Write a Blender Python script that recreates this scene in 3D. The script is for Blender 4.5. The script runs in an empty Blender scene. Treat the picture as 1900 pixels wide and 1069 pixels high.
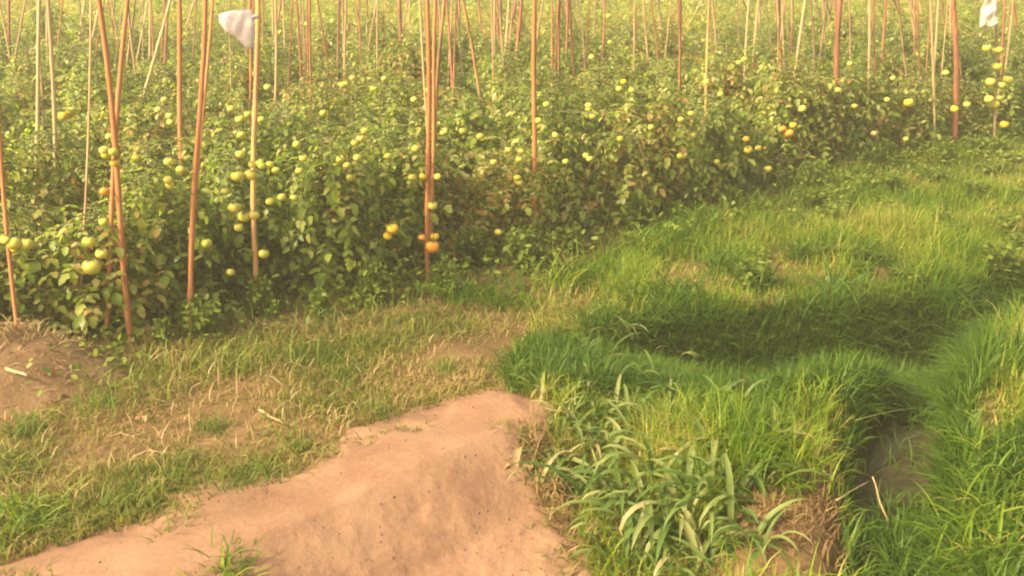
import bpy, bmesh, math, random
import numpy as np
from mathutils import Vector, Matrix
random.seed(11)
rng = np.random.default_rng(11)
S = bpy.context.scene
C = S.collection
R = math.radians

# ------------------------------------------------------------------ camera
H, PITCH, LENS = 2.0, R(20), 35.0
F = 1900 * LENS / 36
cp, sp = math.cos(PITCH), math.sin(PITCH)
def ray(u, v):
    dx, dy = (u - 950) / F, (534.5 - v) / F
    return np.array([dx, cp + dy * sp, -sp + dy * cp])
def gp(u, v, z=0.0):
    """the ground point seen at a pixel of the photograph"""
    d = ray(u, v); t = (z - H) / d[2]
    return np.array([d[0] * t, d[1] * t])
def px(p):
    q = np.array([p[0], p[1], p[2] - H])
    f = q[1] * cp - q[2] * sp
    return 950 + F * q[0] / f, 534.5 - F * (q[1] * sp + q[2] * cp) / f
cam = bpy.data.cameras.new('camera'); co = bpy.data.objects.new('camera', cam); C.objects.link(co)
cam.lens = LENS; cam.clip_end = 1000
co.location = (0, 0, H); co.rotation_euler = (math.pi / 2 - PITCH, 0, 0)
S.camera = co

# ------------------------------------------------------------------ helpers
def npmesh(name, V, quads=None, tris=None, smooth=True):
    me = bpy.data.meshes.new(name)
    V = np.asarray(V, np.float32)
    nq = 0 if quads is None else len(quads); nt = 0 if tris is None else len(tris)
    me.vertices.add(len(V)); me.vertices.foreach_set('co', V.ravel())
    idx = []
    if nq: idx.append(np.asarray(quads, np.int32).ravel())
    if nt: idx.append(np.asarray(tris, np.int32).ravel())
    idx = np.concatenate(idx)
    me.loops.add(len(idx)); me.loops.foreach_set('vertex_index', idx)
    st = np.concatenate([np.arange(nq) * 4, nq * 4 + np.arange(nt) * 3]).astype(np.int32)
    me.polygons.add(nq + nt); me.polygons.foreach_set('loop_start', st)
    me.polygons.foreach_set('use_smooth', np.full(nq + nt, smooth))
    me.update(calc_edges=True); me.validate()
    return me
def obj(name, me, mat=None, parent=None):
    o = bpy.data.objects.new(name, me); C.objects.link(o)
    if mat and not me.materials: me.materials.append(mat)
    if parent: o.parent = parent
    return o
def tag(o, label=None, cat=None, group=None, kind=None):
    if label: o['label'] = label
    if cat: o['category'] = cat
    if group: o['group'] = group
    if kind: o['kind'] = kind
    return o
def thing(name, label, cat, loc=(0, 0, 0), group=None):
    o = bpy.data.objects.new(name, None); C.objects.link(o); o.location = loc
    o.empty_display_size = .1
    return tag(o, label, cat, group)
def smooth(a, b, x):
    t = np.clip((np.asarray(x, float) - a) / (b - a), 0, 1); return t * t * (3 - 2 * t)
def wob(x, y, s, seed=0):
    """cheap smooth noise, about -1..1"""
    r = np.random.default_rng(seed); o = 0
    for i in range(6):
        a = r.uniform(0, 6.28); k = s * r.uniform(.6, 1.9)
        o = o + np.sin((np.cos(a) * x + np.sin(a) * y) * k + r.uniform(0, 6.28))
    return o / 3.0
def inpoly(P, x, y):
    ins = np.zeros(np.shape(x), bool); n = len(P)
    for i in range(n):
        x0, y0 = P[i]; x1, y1 = P[(i + 1) % n]
        if y0 == y1: continue
        c = ((y0 > y) != (y1 > y)) & (x < (x1 - x0) * (y - y0) / (y1 - y0) + x0)
        ins ^= c
    return ins
def segdist(P, x, y, w=None):
    """distance to a polyline, and a value w carried along it"""
    best = np.full(np.shape(x), 1e9); val = np.zeros(np.shape(x))
    for i in range(len(P) - 1):
        a, b = P[i], P[i + 1]; d = b - a
        t = np.clip(((x - a[0]) * d[0] + (y - a[1]) * d[1]) / (d @ d), 0, 1)
        q = np.hypot(x - a[0] - t * d[0], y - a[1] - t * d[1])
        m = q < best
        best = np.where(m, q, best)
        if w is not None: val = np.where(m, w[i] + (w[i + 1] - w[i]) * t, val)
    return best, val
def ground_poly(pts): return [gp(*p) for p in pts]

# ------------------------------------------------------------------ terrain
E = np.array([.81, .586]); N = np.array([-.586, .81]); E /= np.hypot(*E); N /= np.hypot(*N)
ROW0, ROWSTEP = 5.20, 0.80            # the planted rows run parallel to the edge of the field
DITCH1 = [(1680, 1190, .19), (1655, 1040, .21), (1645, 930, .25), (1685, 820, .31), (1715, 735, .46), (1800, 672, .29), (1900, 610, .26), (2050, 560, .24), (2300, 500, .2)]
DITCH2 = [(1715, 735, .48), (1580, 760, .46), (1430, 742, .42), (1290, 716, .30), (1120, 700, .05)]
D1 = [gp(u, v, -d) for u, v, d in DITCH1]; D2 = [gp(u, v, -d) for u, v, d in DITCH2]
W1 = [d for *_, d in DITCH1]; W2 = [d for *_, d in DITCH2]
PATH = ground_poly([(-260, 1260), (-120, 1095), (-20, 1048), (120, 1018), (270, 968), (320, 912), (470, 880), (640, 812), (760, 772),
                    (825, 734), (900, 722), (975, 735), (1015, 790, -.06), (1005, 870, -.12), (1050, 960, -.16), (1090, 1069, -.18), (1120, 1260, -.18)])
RIDGE = [gp(360, 1130), gp(480, 1012), gp(700, 905), gp(900, 820), gp(930, 740)]
def bump(x, y, c, r, hgt):
    d2 = ((x - c[0]) ** 2 + (y - c[1]) ** 2) / r ** 2
    return hgt * np.exp(-d2)
def ditch(x, y):
    q1, w1 = segdist(D1, x, y, W1); q2, w2 = segdist(D2, x, y, W2)
    j = .05 * wob(x, y, 5, 3)
    nx, ny = (D2[3] - D2[1]) / np.hypot(*(D2[3] - D2[1]))
    back = (x - D2[1][0]) * ny - (y - D2[1][1]) * nx                 # below 0 on the side towards the path, which slopes gently
    q2n = q2 * (.95 - .53 * smooth(-.12, .12, -back) * smooth(.15, -.15, x - D2[0][0]))
    return np.maximum(w1 * (1 - smooth(.07, .30, q1 + j)), w2 * (1 - smooth(.08, .34, q2n + j)))
def h(x, y):
    x = np.asarray(x, float); y = np.asarray(y, float)
    near = np.exp(-((x / 14) ** 2 + ((y - 6) / 14) ** 2))
    z = near * (.025 * wob(x, y, 1.3, 1) + .012 * wob(x, y, 5, 2))
    z = z - ditch(x, y)
    z = z + bump(x, y, gp(1260, 850), .55, .10) + bump(x, y, gp(1840, 790), .45, .14)
    # the ground falls away to the right of the path's ridge
    a, b = RIDGE[1], RIDGE[3]; d = (b - a) / np.hypot(*(b - a))
    side = (x - a[0]) * d[1] - (y - a[1]) * d[0]
    z = z - (.45 * np.clip(side, 0, .36) + .10 * np.clip(side - .36, 0, .6)) * smooth(.95, .45, x) * (1 - smooth(3.75, 4.5, y))
    return z

def mat(name):
    m = bpy.data.materials.new(name); m.use_nodes = True
    nt = m.node_tree; nt.nodes.clear()
    return m, nt, nt.nodes, nt.links
def ramp(nd, stops):
    r = nd.new('ShaderNodeValToRGB')
    while len(r.color_ramp.elements) < len(stops): r.color_ramp.elements.new(.5)
    for e, (p, c) in zip(r.color_ramp.elements, stops): e.position = p; e.color = (*c, 1)
    return r
def leafmat(name, stops, transl=.35, rough=.5, big=1.2, amount=.5, spec=.3, veins=False):
    """a leaf: colour differs leaf by leaf and drifts in broad patches"""
    m, nt, nd, L = mat(name)
    g = nd.new('ShaderNodeNewGeometry'); oi = nd.new('ShaderNodeObjectInfo')
    tx = nd.new('ShaderNodeTexNoise'); tx.inputs['Scale'].default_value = big; tx.inputs['Detail'].default_value = 3
    L.new(g.outputs['Position'], tx.inputs['Vector'])
    mr = nd.new('ShaderNodeMapRange'); L.new(tx.outputs[0], mr.inputs[0])
    mr.inputs[1].default_value = .3; mr.inputs[2].default_value = .7; mr.inputs[3].default_value = -amount; mr.inputs[4].default_value = amount
    ad = nd.new('ShaderNodeMath'); L.new(g.outputs['Random Per Island'], ad.inputs[0]); L.new(mr.outputs[0], ad.inputs[1])
    o2 = nd.new('ShaderNodeMath'); o2.operation = 'MULTIPLY_ADD'; o2.inputs[1].default_value = .24; L.new(oi.outputs['Random'], o2.inputs[0]); L.new(ad.outputs[0], o2.inputs[2])
    o3 = nd.new('ShaderNodeMath'); o3.operation = 'SUBTRACT'; o3.inputs[1].default_value = .12; L.new(o2.outputs[0], o3.inputs[0])
    r = ramp(nd, stops); L.new(o3.outputs[0], r.inputs[0])
    p = nd.new('ShaderNodeBsdfPrincipled'); p.inputs['Roughness'].default_value = rough
    p.inputs['Specular IOR Level'].default_value = spec
    L.new(r.outputs[0], p.inputs['Base Color'])
    t = nd.new('ShaderNodeBsdfTranslucent')
    mx = nd.new('ShaderNodeMixShader'); mx.inputs[0].default_value = transl
    hs = nd.new('ShaderNodeHueSaturation'); hs.inputs['Value'].default_value = 1.5; hs.inputs['Saturation'].default_value = 1.1
    L.new(r.outputs[0], hs.inputs['Color']); L.new(hs.outputs[0], t.inputs['Color'])
    L.new(p.outputs[0], mx.inputs[1]); L.new(t.outputs[0], mx.inputs[2])
    o = nd.new('ShaderNodeOutputMaterial'); L.new(mx.outputs[0], o.inputs[0])
    return m
def soilmat(name, stops, scale=3.0, bumpd=.02, rough=.95):
    m, nt, nd, L = mat(name)
    g = nd.new('ShaderNodeNewGeometry')
    a = nd.new('ShaderNodeTexNoise'); a.inputs['Scale'].default_value = scale; a.inputs['Detail'].default_value = 8; a.inputs['Roughness'].default_value = .62
    b = nd.new('ShaderNodeTexNoise'); b.inputs['Scale'].default_value = 45; b.inputs['Detail'].default_value = 6; b.inputs['Roughness'].default_value = .7
    for t in (a, b): L.new(g.outputs['Position'], t.inputs['Vector'])
    mx = nd.new('ShaderNodeMix'); mx.inputs[0].default_value = .3; L.new(a.outputs[0], mx.inputs[2]); L.new(b.outputs[0], mx.inputs[3])
    r = ramp(nd, stops); L.new(mx.outputs[0], r.inputs[0])
    p = nd.new('ShaderNodeBsdfPrincipled'); p.inputs['Roughness'].default_value = rough; p.inputs['Specular IOR Level'].default_value = .15
    L.new(r.outputs[0], p.inputs['Base Color'])
    bp = nd.new('ShaderNodeBump'); bp.inputs['Strength'].default_value = .6; bp.inputs['Distance'].default_value = bumpd
    L.new(mx.outputs[0], bp.inputs['Height']); L.new(bp.outputs[0], p.inputs['Normal'])
    o = nd.new('ShaderNodeOutputMaterial'); L.new(p.outputs[0], o.inputs[0])
    return m
def plain(name, c, rough=.6, spec=.3, noise=.25, scale=20, stretch=None):
    m, nt, nd, L = mat(name)
    tc = nd.new('ShaderNodeTexCoord'); oi = nd.new('ShaderNodeObjectInfo')
    mp = nd.new('ShaderNodeMapping'); L.new(tc.outputs['Object'], mp.inputs[0])
    if stretch: mp.inputs['Scale'].default_value = stretch
    tx = nd.new('ShaderNodeTexNoise'); tx.inputs['Scale'].default_value = scale; tx.inputs['Detail'].default_value = 5; L.new(mp.outputs[0], tx.inputs['Vector'])
    ad = nd.new('ShaderNodeMath'); ad.operation = 'MULTIPLY_ADD'; ad.inputs[1].default_value = .4; L.new(oi.outputs['Random'], ad.inputs[0]); L.new(tx.outputs[0], ad.inputs[2])
    r = ramp(nd, [(.35, tuple(k * (1 - noise) for k in c)), (1.0, tuple(min(1, k * (1 + noise)) for k in c))]); L.new(ad.outputs[0], r.inputs[0])
    p = nd.new('ShaderNodeBsdfPrincipled'); p.inputs['Roughness'].default_value = rough; p.inputs['Specular IOR Level'].default_value = spec
    L.new(r.outputs[0], p.inputs['Base Color'])
    o = nd.new('ShaderNodeOutputMaterial'); L.new(p.outputs[0], o.inputs[0])
    return m

M = {}
M['soil'] = soilmat('field_soil', [(.3, (.075, .05, .02)), (.5, (.16, .10, .045)), (.75, (.27, .165, .085))])
M['path'] = soilmat('path_soil', [(.3, (.165, .084, .05)), (.42, (.24, .132, .08)), (.55, (.305, .178, .109)), (.72, (.37, .23, .145))], 2.6, .03)
M['heap'] = soilmat('heap_soil', [(.3, (.12, .07, .035)), (.5, (.21, .13, .07)), (.8, (.31, .21, .12))], 6, .05)
M['lush'] = leafmat('lush_grass', [(0, (.065, .14, .008)), (.3, (.13, .23, .012)), (.65, (.215, .305, .020)), (.9, (.32, .36, .04)), (1, (.40, .36, .10))], .45, .5, 1.6, .55)
M['shade_tone'] = leafmat('shade_toned_grass', [(0, (.035, .09, .007)), (.5, (.075, .155, .012)), (1, (.125, .20, .022))], .4, .5, 1.2, .3)  # darker version of the bank grass, with the shade put into its colour
M['dry'] = leafmat('verge_grass', [(0, (.09, .15, .014)), (.3, (.17, .205, .025)), (.6, (.235, .23, .045)), (.88, (.31, .25, .085)), (1, (.40, .30, .13))], .4, .6, 1.6, .6)
M['straw'] = leafmat('straw', [(0, (.26, .17, .07)), (.6, (.42, .29, .14)), (1, (.55, .42, .24))], .2, .6, 2, .2)
M['dead'] = leafmat('dead_blades', [(0, (.12, .07, .03)), (.5, (.24, .145, .06)), (.85, (.34, .23, .10)), (1, (.30, .28, .07))], .2, .7, 4, .3)
M['weed'] = leafmat('weed_leaves', [(0, (.07, .125, .012)), (.5, (.14, .205, .024)), (1, (.25, .29, .05))], .35, .5, 1.5, .35)
M['blade'] = leafmat('broad_blades', [(0, (.07, .13, .022)), (.4, (.14, .21, .045)), (.75, (.24, .28, .09)), (.95, (.35, .33, .14)), (1, (.42, .31, .15))], .35, .45, 2, .25)
LEAF_STOPS = [(0, (.10, .17, .020)), (.3, (.205, .295, .038)), (.6, (.345, .41, .068)), (.84, (.53, .54, .15)), (.97, (.57, .49, .17)), (1, (.42, .27, .09))]
M['leaf'] = leafmat('tomato_leaves', LEAF_STOPS, .55, .36, .8, .3, .5)
M['stem'] = plain('tomato_stems', (.14, .15, .05))
for nm, c in (('cane_orange', (.54, .195, .06)), ('cane_pale', (.56, .38, .18)), ('cane_red', (.42, .16, .075)), ('cane_bright', (.60, .29, .10)), ('cane_faded', (.46, .28, .14))):
    M[nm] = plain(nm, c, .7, .2, .5, 11, (2, 2, .3))
    rp = next(n for n in M[nm].node_tree.nodes if n.type == 'VALTORGB').color_ramp      # weathered: grey-brown to straw
    g_ = sum(c) / 3
    for pos, k_, mixg in ((.42, .45, .35), (.62, .95, .1), (.82, 1.05, .2)):
        e_ = rp.elements.new(pos); e_.color = (*[min(1, k_ * (a_ * (1 - mixg) + g_ * mixg)) for a_ in c], 1)

M['dark_twig'] = plain('dark_twig', (.14, .085, .05))
for nm, c in (('green', (.48, .48, .06)), ('pale', (.58, .52, .085)), ('yellow', (.74, .50, .03)), ('orange', (.76, .32, .03)), ('pink', (.62, .34, .15))):
    M['fruit_' + nm] = plain('tomato_skin_' + nm, c, .3, .5, .12, 12)

# ------------------------------------------------------------------ ground, path, water
def axis(lo, hi, step, far):
    mid = np.arange(lo, hi + 1e-6, step); out = []; d = step; x = hi
    while x < far: d *= 1.35; x += d; out.append(x)
    up = np.array(out); out = []; d = step; x = lo
    while x > -far: d *= 1.35; x -= d; out.append(x)
    return np.concatenate([np.array(out)[::-1], mid, up])
def sheet(name, xs, ys, zf, m):
    X, Y = np.meshgrid(xs, ys); Z = zf(X, Y)
    V = np.stack([X, Y, Z], -1).reshape(-1, 3); w = len(xs)
    i = (np.arange(len(ys) - 1)[:, None] * w + np.arange(w - 1)[None]).ravel()
    return obj(name, npmesh(name, V, np.stack([i, i + 1, i + w + 1, i + w], 1)), m)
g = sheet('ground', axis(-5.5, 6.5, .045, 300), axis(1.6, 12, .045, 300), h, M['soil']); tag(g, kind='structure')
PX = np.array(PATH)
def slope_side(x, y):
    a, b = RIDGE[1], RIDGE[3]; d = (b - a) / np.hypot(*(b - a))
    return (x - a[0]) * d[1] - (y - a[1]) * d[0]
def edge_in(X, Y):
    q, _ = segdist([np.array(p) for p in PATH] + [np.array(PATH[0])], X, Y)
    return np.where(inpoly(PATH, X, Y), q, -q)
def path_z(X, Y):
    e = edge_in(X, Y) + .04 * wob(X, Y, 7, 9) + .03 * wob(X, Y, 21, 10) + .015 * wob(X, Y, 55, 12)
    z = h(X, Y) + np.where(e > 0, .004 + .022 * smooth(0, .15, e), -.25 * smooth(0, .25, -e) + .004)
    r = np.random.default_rng(8)                                   # scuffs, footprints and small clods
    for i in range(260):
        cx, cy = r.uniform(-1.6, .6), r.uniform(2, 4.4); a = r.uniform(0, 3.14); ll = r.uniform(.03, .12); ww = ll * r.uniform(.3, .7)
        dx, dy = X - cx, Y - cy; uu = (dx * np.cos(a) + dy * np.sin(a)) / ll; vv = (dy * np.cos(a) - dx * np.sin(a)) / ww
        z += r.uniform(-.0035, .003) * (.5 + 1.2 * (slope_side(cx, cy) > 0)) * np.exp(-uu ** 2 - vv ** 2)
    z += (.002 * np.abs(wob(X, Y, 16, 14)) + .002 * wob(X, Y, 33, 15) + .0012 * wob(X, Y, 90, 16)) * smooth(0, .12, slope_side(X, Y)) * (e > 0)
    return z
p = sheet('dirt_path', np.arange(-2.6, .85, .012), np.arange(1.7, 4.6, .012), path_z, M['path']); tag(p, kind='structure')

def mud_z(X, Y):
    d = ditch(X, Y); return h(X, Y) + np.where(d > .085 + .02 * wob(X, Y, 12, 19), .004, -.05)
M['mud'] = soilmat('wet_mud', [(.3, (.03, .027, .013)), (.5, (.05, .042, .021)), (.75, (.085, .068, .036))], 6, .02, .55)
tag(sheet('ditch_mud', np.arange(.7, 5, .03), np.arange(2, 6.4, .03), mud_z, M['mud']), kind='structure')
def crumbs(n, seed):
    r = np.random.default_rng(seed); x = r.uniform(-2.3, .6, n); y = r.uniform(1.9, 4.4, n)
    k = inpoly(PATH, x, y) & (r.uniform(0, 1, n) < np.where(slope_side(x, y) > 0, .9, .25) * np.clip(.5 + .7 * wob(x, y, 5, 17), .1, 1)); x, y = x[k], y[k]; n = len(x)
    T = np.array([[1, 0, 0], [-.5, .87, 0], [-.5, -.87, 0], [0, 0, .7], [0, 0, -.5]], float); f = np.array([[0, 1, 3], [1, 2, 3], [2, 0, 3], [1, 0, 4], [2, 1, 4], [0, 2, 4]])
    sz = .0016 + .0055 * r.uniform(0, 1, n) ** 4; P = np.stack([x, y, path_z(x, y) + sz * .2], 1)
    V = P[:, None] + sz[:, None, None] * (T[None] + r.normal(0, .3, (n, 5, 3)))
    return npmesh('soil_crumbs', V.reshape(-1, 3), None, ((np.arange(n) * 5)[:, None, None] + f).reshape(-1, 3))
tag(obj('soil_crumbs', crumbs(11000, 4), M['path']), 'small clods and crumbs of soil on the bare path', 'soil crumbs', kind='stuff')
def water():
    m, nt, nd, L = mat('muddy_water')
    tx = nd.new('ShaderNodeTexNoise'); tx.inputs['Scale'].default_value = 14
    b = nd.new('ShaderNodeBump'); b.inputs['Strength'].default_value = .15; b.inputs['Distance'].default_value = .01
    L.new(tx.outputs[0], b.inputs['Height'])
    p = nd.new('ShaderNodeBsdfPrincipled'); p.inputs['Base Color'].default_value = (.06, .058, .032, 1); p.inputs['Roughness'].default_value = .42; p.inputs['Specular IOR Level'].default_value = .3
    L.new(b.outputs[0], p.inputs['Normal'])
    o = nd.new('ShaderNodeOutputMaterial'); L.new(p.outputs[0], o.inputs[0])
    return m
tag(sheet('ditch_water', np.linspace(.6, 3.2, 60), np.linspace(2.0, float(gp(1715, 760, -.205)[1]), 50), lambda X, Y: np.full(X.shape, -.188), water()), kind='structure')

def tube(pts, rad, nside=6):
    pts = np.asarray(pts, float); n = len(pts); rad = np.broadcast_to(rad, (n,))
    T = np.gradient(pts, axis=0); T /= np.linalg.norm(T, axis=1, keepdims=True) + 1e-9
    ref = np.array([1., .13, 0]) if abs(T[0][0]) < .8 else np.array([0, 1., 0])
    a = np.cross(T, ref); a /= np.linalg.norm(a, axis=1, keepdims=True) + 1e-9; b = np.cross(T, a)
    th = np.arange(nside) * 2 * np.pi / nside
    V = pts[:, None] + rad[:, None, None] * (np.cos(th)[None, :, None] * a[:, None] + np.sin(th)[None, :, None] * b[:, None])
    i = np.arange(n - 1)[:, None] * nside; j = np.arange(nside)[None]; jn = (j + 1) % nside
    Q = np.stack([i + j, i + jn, i + nside + jn, i + nside + j], -1).reshape(-1, 4)
    V = V.reshape(-1, 3)
    V = np.concatenate([V, pts[:1], pts[-1:]])
    T0 = np.stack([jn[0], j[0], np.full(nside, len(V) - 2)], 1); T1 = np.stack([j[0] + (n - 1) * nside, jn[0] + (n - 1) * nside, np.full(nside, len(V) - 1)], 1)
    return V, Q, np.concatenate([T0, T1])
def join(parts):
    V = []; Q = []; T = []; o = 0
    for v, q, t in parts:
        V.append(v); Q.append(q + o)
        if len(t): T.append(t + o)
        o += len(v)
    return np.concatenate(V), np.concatenate(Q), (np.concatenate(T) if T else np.zeros((0, 3), int))
# ------------------------------------------------------------------ blades of grass
def blades(P, hgt, wid, bend, seed=0, seg=3):
    """arrays of bent blades: base points P (n,3), heights, widths, bend 0..1"""
    r = np.random.default_rng(seed); n = len(P)
    a = r.uniform(0, 2 * np.pi, n); dirv = np.stack([np.cos(a), np.sin(a)], 1); side = np.stack([-np.sin(a), np.cos(a)], 1)
    tw = r.uniform(-.8, .8, n)
    sd = side * np.cos(tw)[:, None] + dirv * np.sin(tw)[:, None]
    V = []
    for k in range(seg + 1):
        t = k / seg
        out = hgt * bend * (t ** 1.8) * .9; up = hgt * (t - bend * .55 * t ** 2.6)
        c = P + np.concatenate([dirv * out[:, None], up[:, None]], 1)
        w = wid * (1 - t ** 1.6) * .5 * (0.7 + .6 * min(1, t * 3)) if k < seg else None
        if k < seg:
            s3 = np.concatenate([sd * w[:, None], (.25 * w * np.sign(tw))[:, None]], 1)
            V += [c - s3, c + s3]
        else: V.append(c)
    V = np.stack(V, 1); nv = V.shape[1]
    base = np.arange(n)[:, None] * nv
    q = np.concatenate([base + np.array([[2 * k, 2 * k + 1, 2 * k + 3, 2 * k + 2]]) for k in range(seg - 1)])
    t = base + np.array([[2 * seg - 2, 2 * seg - 1, 2 * seg]])
    return V.reshape(-1, 3), q, t
def scatter(poly, n, seed):
    r = np.random.default_rng(seed); P = np.array(poly)
    lo, hi = P.min(0), P.max(0)
    x = r.uniform(lo[0], hi[0], n); y = r.uniform(lo[1], hi[1], n)
    k = inpoly(poly, x, y)
    return x[k], y[k], r
def grass(name, poly, n, hh, ww, bb, m, seed, keep=None, mod=None, uneven=.35):
    x, y, r = scatter(poly, n, seed)
    pr = np.ones(len(x)) if keep is None else keep(x, y)
    k = r.uniform(0, 1, len(x)) < pr
    x, y = x[k], y[k]; nn = len(x)
    hg = r.uniform(*hh, nn) * (1 + uneven * wob(x, y, 2.4, seed + 50) + .7 * uneven * wob(x, y, 7, seed + 51)).clip(.35, 2)
    if mod is not None: hg *= mod(x, y)
    V, q, t = blades(np.stack([x, y, h(x, y) - .005], 1), hg, r.uniform(*ww, nn), np.clip(r.normal(bb, .25, nn), .05, 1.1), seed)
    return obj(name, npmesh(name, V, q, t), m)
LUSH = ground_poly([(935, 705), (960, 640), (1010, 570), (1080, 505), (1200, 445), (1330, 400), (1520, 355), (1680, 300), (1900, 250), (2150, 205), (2500, 330), (2500, 1250),
                    (1130, 1250, -.18), (1095, 1069, -.18), (1060, 960, -.16), (1015, 870, -.12), (1030, 790, -.06)])
VERGE = ground_poly([(-420, 1110), (-20, 1045), (130, 1012), (285, 962), (325, 905), (470, 872), (640, 806), (760, 766), (830, 728), (900, 715), (960, 690), (1010, 640),
                     (1100, 590), (1150, 520), (1000, 540), (800, 580), (560, 605), (240, 625), (60, 590), (-150, 520), (-500, 560)])
BARE = [(gp(1640, 512), .22), (gp(1690, 470), .13), (gp(1895, 440), .12)]
SHADE_TONE_BAND = ground_poly([(960, 705), (1060, 640), (1150, 600), (1420, 585), (1700, 615), (1850, 640), (1840, 720), (1750, 790), (1600, 790), (1440, 740), (1270, 712), (1100, 725)])  # band where dark grass colour imitates shade
SHADE_TONE_CORNER = ground_poly([(1690, 1160), (1690, 960), (1760, 900), (1850, 860), (2000, 850), (2100, 1160)])  # right corner, its shade likewise put into the grass colour
def bed(x, y, d):
    return smooth(.155, .20, d + .02 * wob(x, y, 9, 88)) * (x > 1.0) * smooth(4.35, 4.1, y) * (.55 + .45 * smooth(3.0, 3.5, y))          # the open muddy bed of the ditch
def hollow(x, y):  # mask of the grass that is coloured dark as shade
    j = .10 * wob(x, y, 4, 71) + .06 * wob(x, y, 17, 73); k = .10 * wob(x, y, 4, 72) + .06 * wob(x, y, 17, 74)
    return np.maximum(inpoly(SHADE_TONE_BAND, x + j, y + k), inpoly(SHADE_TONE_CORNER, x + j, y + k)).astype(float)
def lush_keep(x, y):
    k = 1 - smooth(.13, .19, ditch(x, y)) * .985
    for c, r_ in BARE: k = k * smooth(.3, 1.1, np.hypot((x - c[0]) * .8, (y - c[1]) * .6) / r_)
    c = gp(1510, 1010); k = k * smooth(.6, 1.2, np.hypot(x - c[0], (y - c[1]) * 1.2) / .42)
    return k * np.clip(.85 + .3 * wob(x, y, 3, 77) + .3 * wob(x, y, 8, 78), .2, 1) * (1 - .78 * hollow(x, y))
DC = gp(1450, 700, -.2)
tag(grass('lush_grass', LUSH, 330000, (.07, .20), (.0035, .008), .65, M['lush'], 1, lush_keep, lambda x, y: (1.15 - .3 * smooth(5, 8, y)) * (1 - .5 * smooth(.02, .15, ditch(x, y))), .5),
    'bright green grass over the banks right of the path', 'grass', kind='stuff')
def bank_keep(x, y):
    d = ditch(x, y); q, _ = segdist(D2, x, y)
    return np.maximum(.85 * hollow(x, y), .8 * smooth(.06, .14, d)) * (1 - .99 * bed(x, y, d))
tag(grass('shade_toned_grass', LUSH, 420000, (.12, .28), (.005, .010), .6, M['shade_tone'], 2, bank_keep),
    'grass hanging down the ditch banks, coloured dark to stand for shade', 'grass', kind='stuff')
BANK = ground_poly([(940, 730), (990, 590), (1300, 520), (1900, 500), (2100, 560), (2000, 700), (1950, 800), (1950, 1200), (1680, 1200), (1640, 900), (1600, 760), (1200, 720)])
tag(grass('bank_grass', BANK, 210000, (.09, .22), (.005, .010), .8, M['shade_tone'], 12, lambda x, y: smooth(.01, .05, ditch(x, y)) * .9 * (1 - .985 * bed(x, y, ditch(x, y)))),
    'thick grass on the steep far bank of the ditch, coloured dark for shade', 'grass', kind='stuff')
FAR = [np.array(p) for p in ((6.2, 10.5), (8.5, 9.5), (9.5, 6), (9, 2.2), (2.2, 1.2), (2.4, 2.6), (4.4, 4.2), (7.5, 8.0))]
tag(grass('meadow_grass', FAR, 60000, (.08, .20), (.006, .011), .65, M['lush'], 13), 'green meadow grass further to the right', 'grass', kind='stuff')
def verge_keep(x, y):
    return np.clip(.60 + .5 * wob(x, y, 3.2, 21) + .35 * wob(x, y, 9, 22), .05, 1)
tag(grass('verge_grass', VERGE, 95000, (.035, .11), (.004, .008), .75, M['dry'], 3, verge_keep),
    'short yellowing grass between the path and the tomato field', 'grass', kind='stuff')
EDGE = ground_poly([(960, 790), (1040, 800), (1060, 900), (1130, 980), (1220, 1069), (1300, 1200), (1100, 1200), (1070, 1040), (1030, 940), (985, 870)])
tag(grass('withered_grass', EDGE, 3200, (.06, .18), (.005, .010), .9, M['dead'], 14, lambda x, y: np.clip(.6 + .6 * wob(x, y, 8, 34), 0, 1)),
    'withered brown blades along the right edge of the path', 'dead grass', kind='stuff')
# flat straw on the verge, beside the ditch and at the foot of the banks
def straw_keep(x, y): return np.clip(.5 + .6 * wob(x, y, 4, 31), .05, 1)
tag(grass('dry_straw', VERGE, 6000, (.05, .15), (.003, .006), 1.1, M['straw'], 4, straw_keep),
    'dry straw lying flat in the verge left of the path', 'straw', kind='stuff')
lit = ground_poly([(1330, 950), (1480, 880), (1600, 900), (1650, 1000), (1640, 1120), (1300, 1120)])
tag(grass('dead_grass', lit, 3000, (.05, .14), (.004, .008), .9, M['dead'], 5, lambda x, y: np.clip(1.15 - np.hypot(x - gp(1500, 990)[0], (y - gp(1500, 990)[1]) * 1.2) / .36 + .5 * wob(x, y, 9, 33), 0, 1) * .8),
    'brown dead grass at the mouth of the ditch', 'dead grass', kind='stuff')
# the floor of the field and its weedy front edge
def strip(n0, n1, e0, e1): return [N * n0 + E * e0, N * n0 + E * e1, N * n1 + E * e1, N * n1 + E * e0]
tag(grass('field_grass', strip(4.45, 12, -.6, 13), 60000, (.06, .2), (.005, .010), .7, M['weed'], 6, lambda x, y: np.clip(.55 + .5 * wob(x, y, 3, 41) + .5 * (x * N[0] + y * N[1] < 5.2), .1, 1)),
    'low green grass on the ground between the tomato rows', 'grass', kind='stuff')

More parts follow.
